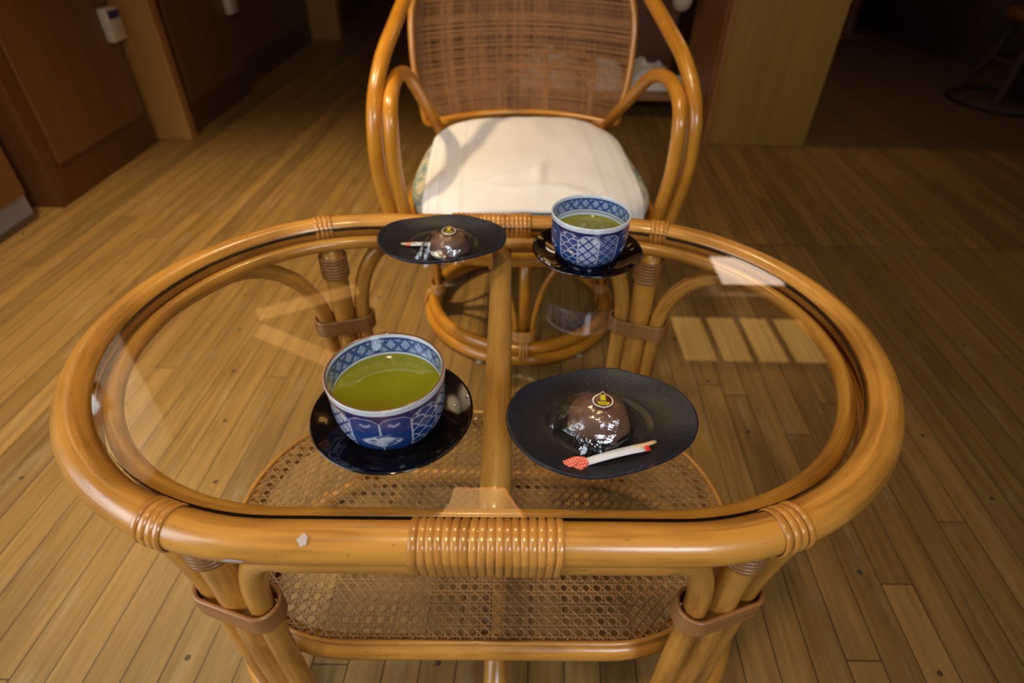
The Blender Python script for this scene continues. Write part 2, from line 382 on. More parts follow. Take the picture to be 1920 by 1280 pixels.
# ------------------------------------------------------------------ setting
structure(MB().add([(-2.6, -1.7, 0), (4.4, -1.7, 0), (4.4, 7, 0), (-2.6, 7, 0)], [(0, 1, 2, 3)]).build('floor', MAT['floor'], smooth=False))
structure(box('ceiling', MAT['ceiling'], -2.6, 4.4, -1.7, 7, 2.40, 2.46))
structure(box('wall_back', MAT['rail'], -2.6, 4.4, 6.9, 7.0, 0, 2.40))
structure(box('wall_right', MAT['rail'], 4.3, 4.4, -1.7, 6.9, 0, 2.40))
def wall_with_hole(name, fixed, axis, a0, a1, h0, h1, z0, z1, mat, th=.08, side=1):
    """wall along x (axis 'x') or y with a window opening h0..h1 by z0..z1"""
    m = MB()
    def bx(u0, u1, q0, q1):
        if axis == 'y': m.box(fixed-th, fixed, u0, u1, q0, q1)
        else: m.box(u0, u1, fixed-th, fixed, q0, q1)
    bx(a0, h0, 0, 2.4); bx(h1, a1, 0, 2.4); bx(h0, h1, 0, z0); bx(h0, h1, z1, 2.4)
    return structure(m.build(name, mat, smooth=False))
wall_with_hole('wall_left', -1.70, 'y', -1.7, 1.94, -1.0, .35, .5, 1.5, MAT['plaster'])
wall_with_hole('wall_front', -1.6, 'x', -1.7, 4.3, .4, 1.15, 1.5, 2.0, MAT['plaster'])
day = emit('daylit_paper_pane', (.82, .91, 1.0), 2.2)
def window(nm, axis, fixed, u0, u1, z0, z1, nbar):
    f = MB(); t = .03 if nbar > 1 else .012
    def bx(m, a, b, c, d, e=.02, g=-.02):
        if axis == 'y': m.box(fixed+g, fixed+e, a, b, c, d)
        else: m.box(a, b, fixed+g, fixed+e, c, d)
    bx(f, u0, u0+t, z0, z1); bx(f, u1-t, u1, z0, z1); bx(f, u0+t, u1-t, z0, z0+t); bx(f, u0+t, u1-t, z1-t, z1)
    for i in range(1, nbar): u = u0+(u1-u0)*i/nbar; bx(f, u-.008, u+.008, z0+t, z1-t, .01, -.01)
    fr = structure(f.build('window_'+nm, MAT['post'], smooth=False))
    g = MB(); bx(g, u0+t, u1-t, z0+t, z1-t, -.022, -.026); p = g.build('window_pane', day if nbar > 1 else emit('bright_small_pane', (.9, .95, 1), 4), fr, smooth=False)
window('1', 'y', -1.72, -1.0, .35, .5, 1.5, 3)
window('3', 'y', -1.675, 1.56, 1.68, 1.76, 1.90, 1)
window('2', 'x', -1.62, .4, 1.15, 1.5, 2.0, 2)

# left partition: dark boards between honey posts
structure(box('wall_left_partition', MAT['rail'], -1.699, -1.60, 1.845, 6.9, 0, 1.35))
structure(box('wall_left_upper', MAT['panel'], -1.80, -1.701, 1.941, 6.9, 1.30, 2.40))
def panel(name, x, y0, y1, zline, ztop, label):
    t = thing(name, label, 'panel', (x, (y0+y1)/2, 0))
    h = (y1-y0)/2
    box('bottom_rail', MAT['rail'], -.022, 0, -h, h, 0, zline, t)
    box('board', MAT['panel'], -.022, .004, -h+.07, h-.02, zline, ztop, t)
    box('stile', MAT['rail'], -.022, 0, -h, -h+.07, zline, ztop, t); box('stile', MAT['rail'], -.022, 0, h-.02, h, zline, ztop, t)
    return t
panel('wall_panel', -1.575, 1.84, 2.50, .13, 1.3, 'brown board panel with darker bottom rail between the grey-footed cabinet and the first pale post')
panel('wall_panel', -1.455, 2.585, 3.31, .125, 1.3, 'brown board panel just behind the nearer pale post')
panel('wall_panel', -1.50, 3.34, 4.62, .14, 1.3, 'darkest brown board panel in front of the farther slim pale post')
panel('wall_panel', -1.42, 4.76, 6.3, .14, 1.3, 'shadowed brown panel beyond the farther slim pale post')
structure(box('trim_1', MAT['post'], -1.60, -1.435, 2.53, 2.585, 0, 2.40, bev=.004))
structure(box('trim_2', MAT['post'], -1.60, -1.30, 4.64, 4.76, 0, 2.40, bev=.004))
# cabinet at the far left
t = thing('low_cabinet', 'brown cabinet standing on a pale grey plinth at the left edge', 'cabinet', (-1.69, 1.2, 0))
box('body', MAT['panel'], 0, .095, -.55, .545, .098, .90, t, .004); box('plinth', MAT['grey'], 0, .035, -.54, .60, 0, .096, t, .002)
# small boxes on the panels
def socket(loc, label, blue=True):
    t = thing('switch_box', label, 'switch box', loc, group='white boxes on the brown panels')
    MB().box(0, .035, -.045, .045, 0, .115, bev=.007).build('case', MAT['white_plastic'], t)
    MB().box(.0352, .0375, -.034, .034, .078, .104, bev=.0006).build('blue_button', MAT['blue_plastic'], t, False)['label'] = 'dark blue button'
    MB().box(.0352, .040, -.036, .036, .036, .042, bev=.001).build('ridge', MAT['white_plastic'], t, False)
socket((-1.571, 2.45, .412), 'small white box with dark blue button on the nearest brown panel')
socket((-1.451, 3.25, .385), 'small white box cut by the top edge on the second brown panel')

# right cabinet and shelf
t = thing('open_cabinet', 'tall olive wooden cabinet end with an open low shelf to its left', 'cabinet', (.87, 2.62, 0))
box('end_panel', MAT['olive'], .0, .44, 0, .03, 0, 1.6, t, .002)
box('edge_strip', MAT['edge'], -.025, -.001, -.002, .03, 0, 1.6, t, .002)
box('side_panel', MAT['edge'], -.03, .0, .031, .50, 0, 1.6, t, .002)
box('side_panel', MAT['olive'], .41, .44, .031, 1.0, 0, 1.6, t, .002)
box('bottom_shelf', MAT['edge'], -1.15, -.031, .30, .80, .10, .125, t, .003)
box('back_board', MAT['redwood'], -1.15, -.031, .80, .83, 0, 1.6, t, .002)
box('upper_shelf', MAT['redwood'], -1.15, -.031, .45, .80, .78, .80, t, .003)
def cloth(name, cx, cy, z, sx, sy, hgt, label, mat, seed):
    m = MB(); n = 26; V = []
    for j in range(n+1):
        for i in range(n+1):
            u, v = i/n*2-1, j/n*2-1
            e = max(0, 1-(abs(u)**3+abs(v)**3)); q = noise.noise(Vector((u*2+seed, v*2, 0)))+.5*noise.noise(Vector((u*5, v*5+seed, 3)))
            V.append((cx+sx*u*(1+.12*noise.noise(Vector((v*3, seed, 1)))), cy+sy*v, z+.002+hgt*e**.4*(.75+.35*q)))
    F = [(j*(n+1)+i, j*(n+1)+i+1, (j+1)*(n+1)+i+1, (j+1)*(n+1)+i) for j in range(n) for i in range(n)]
    k = len(V); V += [(x, y, z+.001) for (x, y, _) in V]; 
    F += [tuple(k+i for i in q[::-1]) for q in F[:]]
    m.add(V, F); o = m.build(name, mat); return tag(o, label, 'towel', 'white towels on the low shelf')
cloth('folded_towel', .66, 3.14, .126, .10, .15, .12, 'thick heap of folded white towels seen beside the chair arm', MAT['white'], 1)
cloth('folded_towel', .795, 3.06, .126, .035, .05, .055, 'crumpled end of white cloth nearest the cabinet side', MAT['white'], 5)
cloth('folded_towel', .15, 3.16, .126, .14, .16, .16, 'white towels seen through the left half of the woven backrest', MAT['white'], 9)
cloth('folded_towel', .43, 3.12, .126, .10, .15, .12, 'white towels seen through the right half of the woven backrest', MAT['white'], 13)
# white mug hanging under the upper shelf
t = thing('hanging_cup', 'rounded bottom of a white cup hanging at the top edge beside the cabinet', 'cup', (.735, 2.98, .475))
MB().lathe([(0, 0), (.018, .001), (.034, .012), (.043, .035), (.046, .07), (.046, .11), (.043, .11), (.042, .07), (.038, .03), (.015, .008), (0, .006)], 36).build('body', MAT['white_plastic'], t)
MB().tube([(.0, .0, .1), (0, 0, .303)], .003, seg=8).build('cord', MAT['white_plastic'], t)

# rattan rack behind the chair, its arches seen through the backrest
t = thing('rattan_rack', 'small rattan rack with arched ends seen through the woven backrest', 'rack', (.13, 2.45, 0))
for x in (-.20, -.01, .17):
    MB().tube([(x, 0, 0), (x, 0, .34)], .011).build('leg', MAT['rattan'], t); MB().tube([(x, .28, 0), (x, .28, .34)], .011).build('leg', MAT['rattan'], t)
for (a, b) in ((-.20, -.01), (-.01, .17)):
    for y in (0, .28):
        MB().tube([((a+b)/2-(b-a)/2*cos(pi*k/16), y+.012, .20+.12*sin(pi*k/16)) for k in range(17)], .007).build('arch', MAT['rattan'], t)
for y in (0, .28): MB().tube([(-.21, y, .35), (.18, y, .35)], .011).build('rail', MAT['rattan'], t)
for x in (-.20, .17): MB().tube([(x, 0, .35), (x, .28, .35)], .011).build('rail', MAT['rattan'], t)

# far right: dark furniture
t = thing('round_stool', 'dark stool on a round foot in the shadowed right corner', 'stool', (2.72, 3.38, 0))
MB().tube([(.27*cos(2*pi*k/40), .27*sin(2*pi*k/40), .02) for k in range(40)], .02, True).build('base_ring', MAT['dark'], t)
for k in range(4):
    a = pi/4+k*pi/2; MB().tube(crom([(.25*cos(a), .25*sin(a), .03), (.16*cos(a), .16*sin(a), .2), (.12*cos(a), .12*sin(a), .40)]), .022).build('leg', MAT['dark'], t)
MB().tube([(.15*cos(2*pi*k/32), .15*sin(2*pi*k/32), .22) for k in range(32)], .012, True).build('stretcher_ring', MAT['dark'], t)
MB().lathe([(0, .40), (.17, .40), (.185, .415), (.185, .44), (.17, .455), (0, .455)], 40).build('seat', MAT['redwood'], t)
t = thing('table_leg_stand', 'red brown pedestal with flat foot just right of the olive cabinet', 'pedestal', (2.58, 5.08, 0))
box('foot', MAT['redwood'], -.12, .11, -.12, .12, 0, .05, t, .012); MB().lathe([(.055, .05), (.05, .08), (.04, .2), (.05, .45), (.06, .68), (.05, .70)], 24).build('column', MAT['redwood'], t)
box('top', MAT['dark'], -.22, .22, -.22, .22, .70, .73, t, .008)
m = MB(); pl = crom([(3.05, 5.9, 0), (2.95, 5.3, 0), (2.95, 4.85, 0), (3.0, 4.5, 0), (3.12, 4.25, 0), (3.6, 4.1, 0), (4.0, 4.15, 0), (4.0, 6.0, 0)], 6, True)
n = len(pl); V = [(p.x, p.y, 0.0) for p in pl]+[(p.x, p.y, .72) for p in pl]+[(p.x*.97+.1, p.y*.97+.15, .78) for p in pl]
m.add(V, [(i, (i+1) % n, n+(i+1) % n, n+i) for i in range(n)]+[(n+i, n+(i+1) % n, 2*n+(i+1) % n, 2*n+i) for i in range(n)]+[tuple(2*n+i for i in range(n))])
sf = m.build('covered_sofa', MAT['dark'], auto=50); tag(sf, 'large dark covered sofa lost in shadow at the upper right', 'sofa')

# ceiling: beams, lamps and added glowing stand-ins (seen mirrored in the glass)
for i, y in enumerate((.2, 3.05, 5.2)): structure(box('trim_%d' % (3+i), MAT['beam'], -1.6, 4.3, y, y+.12, 2.27, 2.40))
structure(box('trim_6', MAT['beam'], -.92, -.80, .321, 3.049, 2.29, 2.40))
def spot_housing(loc, label):
    t = thing('ceiling_spotlamp', label, 'ceiling lamp', loc, group='ceiling spotlamps')
    MB().lathe([(.045, .0), (.05, .01), (.05, .12), (.02, .15), (0, .15)], 28).build('housing', MAT['dark'], t)
    MB().lathe([(.044, .008), (0, .008)], 28).build('bulb', emit('lamp_face', (1, .8, .5), 6), t)
    MB().tube([(0, 0, .15), (0, 0, .161)], .03, seg=16).build('mount', MAT['dark'], t)
spot_housing((-1.18, 1.18, 2.239), 'leftmost ceiling spotlamp, nearest the partition')
spot_housing((-.72, 1.27, 2.239), 'added wall-wash spotlamp between the pendant lamp and the left wall')
spot_housing((-.25, .75, 2.239), 'ceiling spotlamp right above the near half of the table')
spot_housing((.70, 1.27, 2.239), 'added fill spotlamp on the right side of the table')
spot_housing((-.15, -.22, 2.239), 'ceiling spotlamp just behind the viewer')
def lamp_panel(name, x0, x1, y0, y1, z, col, st, bars, label):
    t = thing(name, label, 'ceiling lamp', ((x0+x1)/2, (y0+y1)/2, z)); a = (x1-x0)/2; b = (y1-y0)/2
    m = MB(); w_ = .02
    m.box(-a-w_, -a, -b-w_, b+w_, 0, .05); m.box(a, a+w_, -b-w_, b+w_, 0, .05); m.box(-a, a, -b-w_, -b, 0, .05); m.box(-a, a, b, b+w_, 0, .05)
    m.build('frame', MAT['dark'], t, False)
    box('diffuser', emit(name+'_glow', col, st), -a, a, -b, b, .02, .045, t, 0)
    for k in range(bars): x = -a+(2*a)*(k+1)/(bars+1); box('bar', MAT['edge'], x-.016, x+.016, -b, b, .0, .019, t, 0)
    for sx in (-1, 1): MB().tube([(sx*a*.7, 0, .045), (sx*a*.7, 0, 2.40-z)], .006, seg=8).build('hanger', MAT['dark'], t)
lamp_panel('lit_lattice', .98, 1.80, 2.48, 2.92, 2.25, (1, .52, .12), 2.1, 3, 'hanging lit lattice of four panes standing in for a window above the right side')  # glowing lattice added overhead in place of a lit latticed window
lamp_panel('panel_lamp', 1.42, 1.86, 3.30, 3.70, 2.26, (1, .76, .58), 5.0, 0, 'plain square lit ceiling panel further back')
t = thing('pendant_lamp', 'wooden pendant lamp hanging above the chair', 'ceiling lamp', (-.12, 1.17, 1.95))
MB().lathe([(.205, 0), (.21, .006), (.05, .13), (0, .13), (0, .123), (.05, .122), (.202, .0)], 6).build('shade', emit('lit_wood_shade', (1, .58, .22), 3.0), t, False)
MB().tube([(0, 0, .13), (0, 0, .45)], .005, seg=8).build('cord', MAT['dark'], t)

def beam_glow_strip(a, b, label):  # added glowing strips that stand in for lit ceiling beams
    a, b = Vector(a), Vector(b); t = thing('batten_lamp', label, 'ceiling lamp', (a+b)/2, atan2(b.y-a.y, b.x-a.x)); h = (b-a).length/2
    box('diffuser', emit('lit_beam_glow', (1, .50, .16), 1.7), -h, h, -.045, .045, 0, .03, t, .004); box('housing', MAT['dark'], -h-.02, h+.02, -.055, .055, .031, .2399, t, .004)
beam_glow_strip((-1.50, 2.72, 2.16), (-.98, 3.02, 2.16), 'slim glowing strip standing in for a lit beam, slanting towards the back wall')
beam_glow_strip((-1.45, 2.58, 2.16), (-.85, 2.27, 2.16), 'slim glowing strip standing in for a lit beam, slanting towards the table')

# ------------------------------------------------------------------ the rattan coffee table
TX, TY = -.028, .485; L = .150
YAW = radians(.8)
table = thing('coffee_table', 'oval rattan coffee table with a glass top and woven cane shelf', 'table', (TX, TY, 0), YAW)
def spos(s, r, z):
    """point on the stadium of end radius r; s runs counter-clockwise from the middle of the front side, measured on the .229 stadium"""
    R0 = .229; per = 4*L+2*pi*R0; s %= per
    if s <= L: return Vector((s, -r, z))
    s -= L
    if s <= pi*R0: a = -pi/2+s/R0; return Vector((L+r*cos(a), r*sin(a), z))
    s -= pi*R0
    if s <= 2*L: return Vector((L-s, r, z))
    s -= 2*L
    if s <= pi*R0: a = pi/2+s/R0; return Vector((-L+r*cos(a), r*sin(a), z))
    s -= pi*R0
    return Vector((-L+s, -r, z))
PER = 4*L+2*pi*.229
def ring(r, z, n=150): return [spos(PER*i/n, r, z) for i in range(n)]
GZ = .54
MB().tube(ring(.2490, .5330), .0160, True, 24).build('top_rim', MAT['rattan'], table)
MB().tube(ring(.221, .5215), .0085, True, 16).build('inner_ledge', MAT['rattan'], table)
m = MB(); R_ = ring(.2315, 0, 160); n = len(R_)
V = [(p.x, p.y, GZ) for p in R_]+[(p.x, p.y, GZ-.005) for p in R_]
m.add(V, [tuple(range(n))], mi=0); m.add(V, [tuple(range(2*n-1, n-1, -1))], mi=1)
R1 = ring(.2315, 0, 160); 
m.add(V, [(i, n+i, n+(i+1) % n, (i+1) % n) for i in range(n)], mi=2)
m.build('glass_top', [MAT['glass'], MAT['glass_clear'], MAT['glass_edge']], table, False)
th = radians(18.5); SL = L+.229*th                  # leg position along the stadium
legs = [SL, 2*L-SL+pi*.229, 2*L+pi*.229+0, 0]
legs = [SL, PER/2-SL, PER/2+SL, PER-SL]              # front right, rear right, rear left, front left
for s in legs:
    a = spos(s, .230, .515); b_ = spos(s, .226, .025)
    MB().tube([a.lerp(b_, k/10) for k in range(11)], [.0145+.0015*abs(sin(k*2.1)) for k in range(11)], seg=18).build('leg', MAT['rattan'], table)
def arch(s0, s1, w0, w1=None, r=.231):
    pts = []; d = .0265
    a0 = s0+d; a1 = s1-d; zt = .5060; zb = .390
    for k in range(8): pts.append(spos(a0, .227+.004*k/7, .03+(zb-.03)*k/8))
    for k in range(9): f = pi/2*k/8; pts.append(spos(a0+w0*(1-cos(f)), r+.0145*(1-cos(f)), zb+(zt-zb)*sin(f)))
    e0 = a0+w0; e1 = a1-w0; m_ = 16
    for k in range(1, m_): pts.append(spos(e0+(e1-e0)*k/m_, .2455, zt))
    for k in range(8, -1, -1): f = pi/2*k/8; pts.append(spos(a1-w0*(1-cos(f)), r+.0145*(1-cos(f)), zb+(zt-zb)*sin(f)))
    for k in range(7, -1, -1): pts.append(spos(a1, .227+.004*k/7, .03+(zb-.03)*k/8))
    return MB().tube(pts, .0112, seg=14).build('arch_pole', MAT['rattan'], table)
arch(legs[3]-PER, legs[0], .055); arch(legs[1], legs[2], .055)
arch(legs[0], legs[1], .105); arch(legs[2], legs[3], .105)
# ties round the three poles of each leg
def racetrack(c, tv, nv, half, rad, z, n=36):
    out = []
    for k in range(n):
        a = 2*pi*k/n; q = tv*(half*(1 if cos(a) > 0 else -1)+rad*cos(a))+nv*(rad*sin(a)); out.append(c+q+Vector((0, 0, z)))
    return out
def band(pts_fn, zs, thick):   # flat strip band built as stacked thin rings
    m = MB()
    for z in zs: m.tube(pts_fn(z), thick, True, 8)
    return m
for s in legs:
    c = spos(s, .229, 0); tv = (spos(s+.01, .229, 0)-spos(s-.01, .229, 0)).normalized(); nv = Vector((-tv.y, tv.x, 0))
    m = MB()
    for k in range(9):
        z = .377+.0026*k; m.tube(racetrack(c, tv, nv, .0255, .0170, z), .0024, True, 8)
    m.build('leg_tie', MAT['tie'], table)
# wraps round the rim
def rimwrap(name, s0, nturn, pitch, lo, hi, under=False, tie=True):
    m = MB()
    for k in range(nturn):
        s = s0+(k-(nturn-1)/2)*pitch; c = spos(s, .2490, .5330)
        out = (spos(s, .30, .5330)-c).normalized(); tv = Vector((-out.y, out.x, 0)); V = []; NJ, PT = 40, 7; jz = random.uniform(-.0003, .0003)
        for j in range(NJ):
            a = 2*pi*j/NJ; cy_, cz_ = cos(a), sin(a); slip = tv*(.0006*sin(a+k*.7))
            base = .0160; dz = 0
            if under and cz_ < 0: dz = -(.016 if abs(cy_) < .9 else .010)*min(1, -cz_*2.2)
            for q in range(PT):
                t = q/(PT-1)*2-1; h = .0008+.0015*(1-abs(t)**5)+jz
                V.append(c+out*((base+h)*cy_-(.003*min(1, -cz_*2.2) if under and cz_ < 0 else 0))+Vector((0, 0, (base+h)*cz_+dz))+tv*(t*pitch*.497)+slip)
        m.add(V, [(j*PT+q, ((j+1) % NJ)*PT+q, ((j+1) % NJ)*PT+q+1, j*PT+q+1) for j in range(NJ) for q in range(PT-1)],
              [[(j*.0028, q*.001+k*.3), ((j+1)*.0028, q*.001+k*.3), ((j+1)*.0028, (q+1)*.001+k*.3), (j*.0028, (q+1)*.001+k*.3)] for j in range(NJ) for q in range(PT-1)])
    return m.build(name, MAT['wrap'], table)
rimwrap('rim_wrap', .009, 18, .0062, 0, 0, under=True)
rimwrap('rim_wrap', PER/2, 18, .0062, 0, 0, under=True)
for i, s in enumerate(legs): rimwrap('rim_wrap', s+(.004 if i in (0, 2) else -.004), 4, .0060, 0, 0)
for s in legs:    # collar binding on top of each leg below the rim
    m = MB(); 
    for k in range(7): c = spos(s, .230, .500-.0048*k); m.tube([c+Vector((.0172*cos(2*pi*j/20), .0172*sin(2*pi*j/20), 0)) for j in range(20)], .0027, True, 8)
    m.build('leg_collar', MAT['tie'], table)
MB().tube([(.014, -.222+.444*k/12, .506) for k in range(13)], .0138, seg=20).build('centre_bar', MAT['bar'], table)
# shelf
SZ = .226; SR = .181; SA = .005
def sring(r, z, n=130): return [spos(PER*i/n, r, z)*1 for i in range(n)]
MB().tube([Vector((p.x*1.0-.006, p.y, p.z)) for p in ring(SR+.001, SZ-.0155, 140)], .0140, True, 16).build('shelf_frame', MAT['rattan'], table)
MB().tube([Vector((p.x-.006, p.y, p.z)) for p in ring(SR+.004, SZ+.001, 140)], .0032, True, 8).build('shelf_binding', MAT['wrap'], table)
MB().tube([(.0, -SR, SZ-.020), (.0, SR, SZ-.020)], .0085, seg=14).build('shelf_bar', MAT['tie'], table)
def cane():
    m = MB(); P = .0138; wd = .00085; r = SR+.002
    def inside(x, y): return hypot(max(abs(x)-L, 0), y) < r
    def strip(p0, d, length, zfun, w_):
        nx, ny = -d[1], d[0]; V = []; n = max(2, int(length/(P/2)))
        for i in range(n+1):
            t = length*i/n; x, y = p0[0]+d[0]*t, p0[1]+d[1]*t; z = SZ+zfun(x, y, i)
            V += [(x-nx*w_-.006, y-ny*w_, z-.0003), (x-.006, y, z+.0008), (x+nx*w_-.006, y+ny*w_, z-.0003)]
        F = []
        for i in range(n): F += [(3*i, 3*i+3, 3*i+4, 3*i+1), (3*i+1, 3*i+4, 3*i+5, 3*i+2)]
        m.add(V, F)
    def chord(px, py, dx, dy):   # clip the infinite line to the stadium
        ts = [i*.0015-.5 for i in range(667)]; ok = [t for t in ts if inside(px+dx*t, py+dy*t)]
        return (ok[0], ok[-1]) if ok else None
    def w1(i): return .0007 if i % 2 else -.0003
    for k in range(-16, 17):
        for o_ in (-.0022, .0022):
            c = chord(0, k*P+o_, 1, 0)
            if c and c[1]-c[0] > .01: strip((c[0], k*P+o_), (1, 0), c[1]-c[0], lambda x, y, i: .0005, wd)
    for k in range(-28, 29):
        for o_ in (-.0022, .0022):
            c = chord(k*P+o_, 0, 0, 1)
            if c and c[1]-c[0] > .01: strip((k*P+o_, c[0]), (0, 1), c[1]-c[0], lambda x, y, i: w1(i), wd)
    q = 1/sqrt(2)
    for k in range(-44, 45):
        for sg in (1, -1):
            c = chord((k+.5)*P, 0, q, q*sg)
            if c and c[1]-c[0] > .01: strip(((k+.5)*P+q*c[0], q*sg*c[0]), (q, q*sg), c[1]-c[0], (lambda x, y, i: .0022 if i % 2 else .0010) if sg > 0 else (lambda x, y, i: .0015 if i % 2 else .0002), wd*1.1)
    return m
cane().build('cane_shelf', MAT['cane'], table, True)
MB().tube(ring(.222, .0155, 150), .0145, True, 18).build('base_ring', MAT['rattan'], table)
MB().tube([(.012, -.222, .030), (.012, .222, .030)], .016, seg=16).build('base_bar', MAT['rattan'], table)
# scuffs on the front rim
def blob(name, pts, z, mat, parent):
    n = len(pts); m = MB(); V = [(x, y, zz) for x, y, zz in pts]; c = Vector((0, 0, 0))
    m.add(V, [tuple(range(n))]); return m.build(name, mat, parent, False)
def rim_patch(name, s, ang, w_, h_, seed, mat):
    c = spos(s, .2490, .5330); out = (spos(s, .3, .5375)-c).normalized(); tv = (spos(s+.01, .2490, .5330)-spos(s-.01, .2490, .5330)).normalized(); rnd = random.Random(seed)
    V = []; n = 14
    V.append(c+(out*cos(ang)+Vector((0, 0, 1))*sin(ang))*.0166)
    for k in range(n):
        a = 2*pi*k/n; q = .7+.5*rnd.random(); du = w_*cos(a)*q; dv = h_*sin(a)*q/.0168
        V.append(c+tv*du+(out*cos(ang+dv)+Vector((0, 0, 1))*sin(ang+dv))*.0163)
    m = MB(); m.add(V, [(0, 1+k, 1+(k+1) % n) for k in range(n)]); return m.build(name, mat, table, True)
rim_patch('flake', PER-.120, radians(62), .0040, .0048, 3, MAT['flake'])['label'] = 'pale flake stuck on the front rim'
rim_patch('scuff', PER-.168, radians(-8), .009, .0025, 5, MAT['flake'])['label'] = 'pale scuff low on the front rim'

# ------------------------------------------------------------------ cups, saucers
BL = np.array((.011, .045, .19)); BD = np.array((.006, .014, .085)); WH = np.array((.58, .64, .73)); LB = np.array((.22, .31, .56))
def vnoise(x, y, seed=0):
    def h(i, j): 
        q = np.sin(i*127.1+j*311.7+seed*17.3)*43758.5453; return q-np.floor(q)
    i = np.floor(x); j = np.floor(y); fx = x-i; fy = y-j; fx = fx*fx*(3-2*fx); fy = fy*fy*(3-2*fy)
    return (h(i, j)*(1-fx)+h(i+1, j)*fx)*(1-fy)+(h(i, j+1)*(1-fx)+h(i+1, j+1)*fx)*fy
def paint_outside(th, z):
    """th in 0..2pi, z height above the foot in metres -> rgb"""
    n = 12; q = th/(2*pi)*n; k = np.floor(q).astype(int) % n; u = (q-np.floor(q))*2-1; sx = u*.0118
    col = np.zeros(th.shape+(3,)); col[:] = BL*(.75+.6*vnoise(th*30, z*1500)[..., None])
    mot = np.array([3, 4, 0, 1, 2, 3, 4, 0, 1, 2, 0, 1])[k]
    f = np.zeros(th.shape)                               # 0 blue .. 1 white
    # 0: overlapping wave scales
    D = .0125; wv = np.zeros(th.shape)
    for j in range(9, -2, -1):
        cz = j*D*.5; off = (D/2 if j % 2 else 0)
        dx = (sx-off+D/2) % D-D/2; r = np.hypot(dx, z-cz); ins = (r < D*.56) & (z > cz-.003)
        ringm = (r > D*.56-.0010)*.8+(np.abs(r-D*.30) < .0003)*.0
        wv = np.where(ins, ringm, wv)
    f = np.where(mot == 0, wv, f)
    # 1: stars in a diamond lattice
    a = (sx+z)/.0125; b = (sx-z)/.0125; fa = np.abs(a-np.round(a)); fb = np.abs(b-np.round(b))
    ca = a-np.floor(a)-.5; cb = b-np.floor(b)-.5; px = (ca+cb); pz = (ca-cb); rr = np.hypot(px, pz); ph = np.arctan2(pz, px)
    star = np.where((rr < .72) & (np.abs(np.sin(ph*4)) > .35+.0*rr), .75, .25); star = np.where(np.minimum(fa, fb) < .10, 0, star)
    f = np.where(mot == 1, star, f)
    # 2: broken key lines
    g = (sx+z*1.2)/.0045; g2 = (sx-z)/.0042
    fr = ((np.abs(g-np.round(g)) < .13) & (np.floor(g2) % 3 != 0)) | ((np.abs(g2-np.round(g2)) < .13) & (np.floor(g) % 3 == 1))
    f = np.where(mot == 2, fr*.7, f)
    # 3,4: small bird above, white medallion bridging the two panels
    bx = sx-np.where(mot == 3, .001, -.001); bz = z-.0475
    bird = (np.abs(bz-.5*np.abs(bx)+.0006*np.sin(bx*3000)) < .0011) & (np.abs(bx) < .0042)
    f = np.where((mot >= 3) & bird, .55, f)
    mx = np.where(mot == 3, sx-.0118, sx+.0118); mz = z-.030
    e = np.abs(mx)/.0165+(np.abs(mz)/.0085)**1.5
    land = .85-.75*(vnoise(mx*420+7, mz*700, 3) > .62)
    f = np.where((mot >= 3) & (e < 1), np.where(e > .88, .35, land), f)
    # arch outlines
    zt = .0565-.0060*np.abs(u)**3.2
    above = z > zt
    line = (np.abs(z-zt) < .0007) | ((np.abs(u) > .93) & ~above)
    f = np.where(above, 0, f); med = (mot >= 3) & (e < 1)
    f = np.where(line & ~med, .72, f)
    f = np.where(z < .0095, 0, f); f = np.where((z > .0045) & (z < .0060), .6, f)
    f = np.clip(f*(.85+.3*vnoise(th*60, z*2500, 2)), 0, 1)[..., None]
    col = col*(1-f)+WH*f
    tone = np.where(above & (z < .0600), 1.0, 0)[..., None]; col = col*(1-tone)+(BD*1.3)*tone
    col[z > .0605] = WH*1.05; 
    return col
def paint_inside(th, z, brown, full):
    n = 22; a0 = th/(2*pi)*n; v = (z-.0475)/.0135          # band v 0..1
    a = a0+v*.9; b = a0-v*.9
    fa = np.abs(a-np.round(a)); fb = np.abs(b-np.round(b))
    ca = a-np.floor(a)-.5; cb = b-np.floor(b)-.5; px = ca+cb; pz = (ca-cb); rr = np.hypot(px, pz); ph = np.arctan2(pz, px)
    star = np.where((rr < .62) & (np.abs(np.cos(ph*4)) > .30) & (rr > .07), .80, .22)
    l1 = np.minimum(fa, fb) < .045; l2 = (np.abs(np.minimum(fa, fb)-.12) < .030)
    f = np.where(l1 | l2, 0, star)
    band_ = (v > 0) & (v < 1); f = np.clip(f*(.8+.4*vnoise(th*70, z*2600, 5)), 0, 1)[..., None]
    c = (BL*1.1)*(1-f)+np.array((.36, .46, .68))*f
    col = np.zeros(th.shape+(3,)); col[:] = WH*1.0
    col = np.where(band_[..., None], c, col)
    edge = ((np.abs(v+.0) < .07) | (np.abs(v-1) < .07)) | (np.abs(v+.22) < .035)
    col = np.where(edge[..., None], BL*1.0, col)
    return col
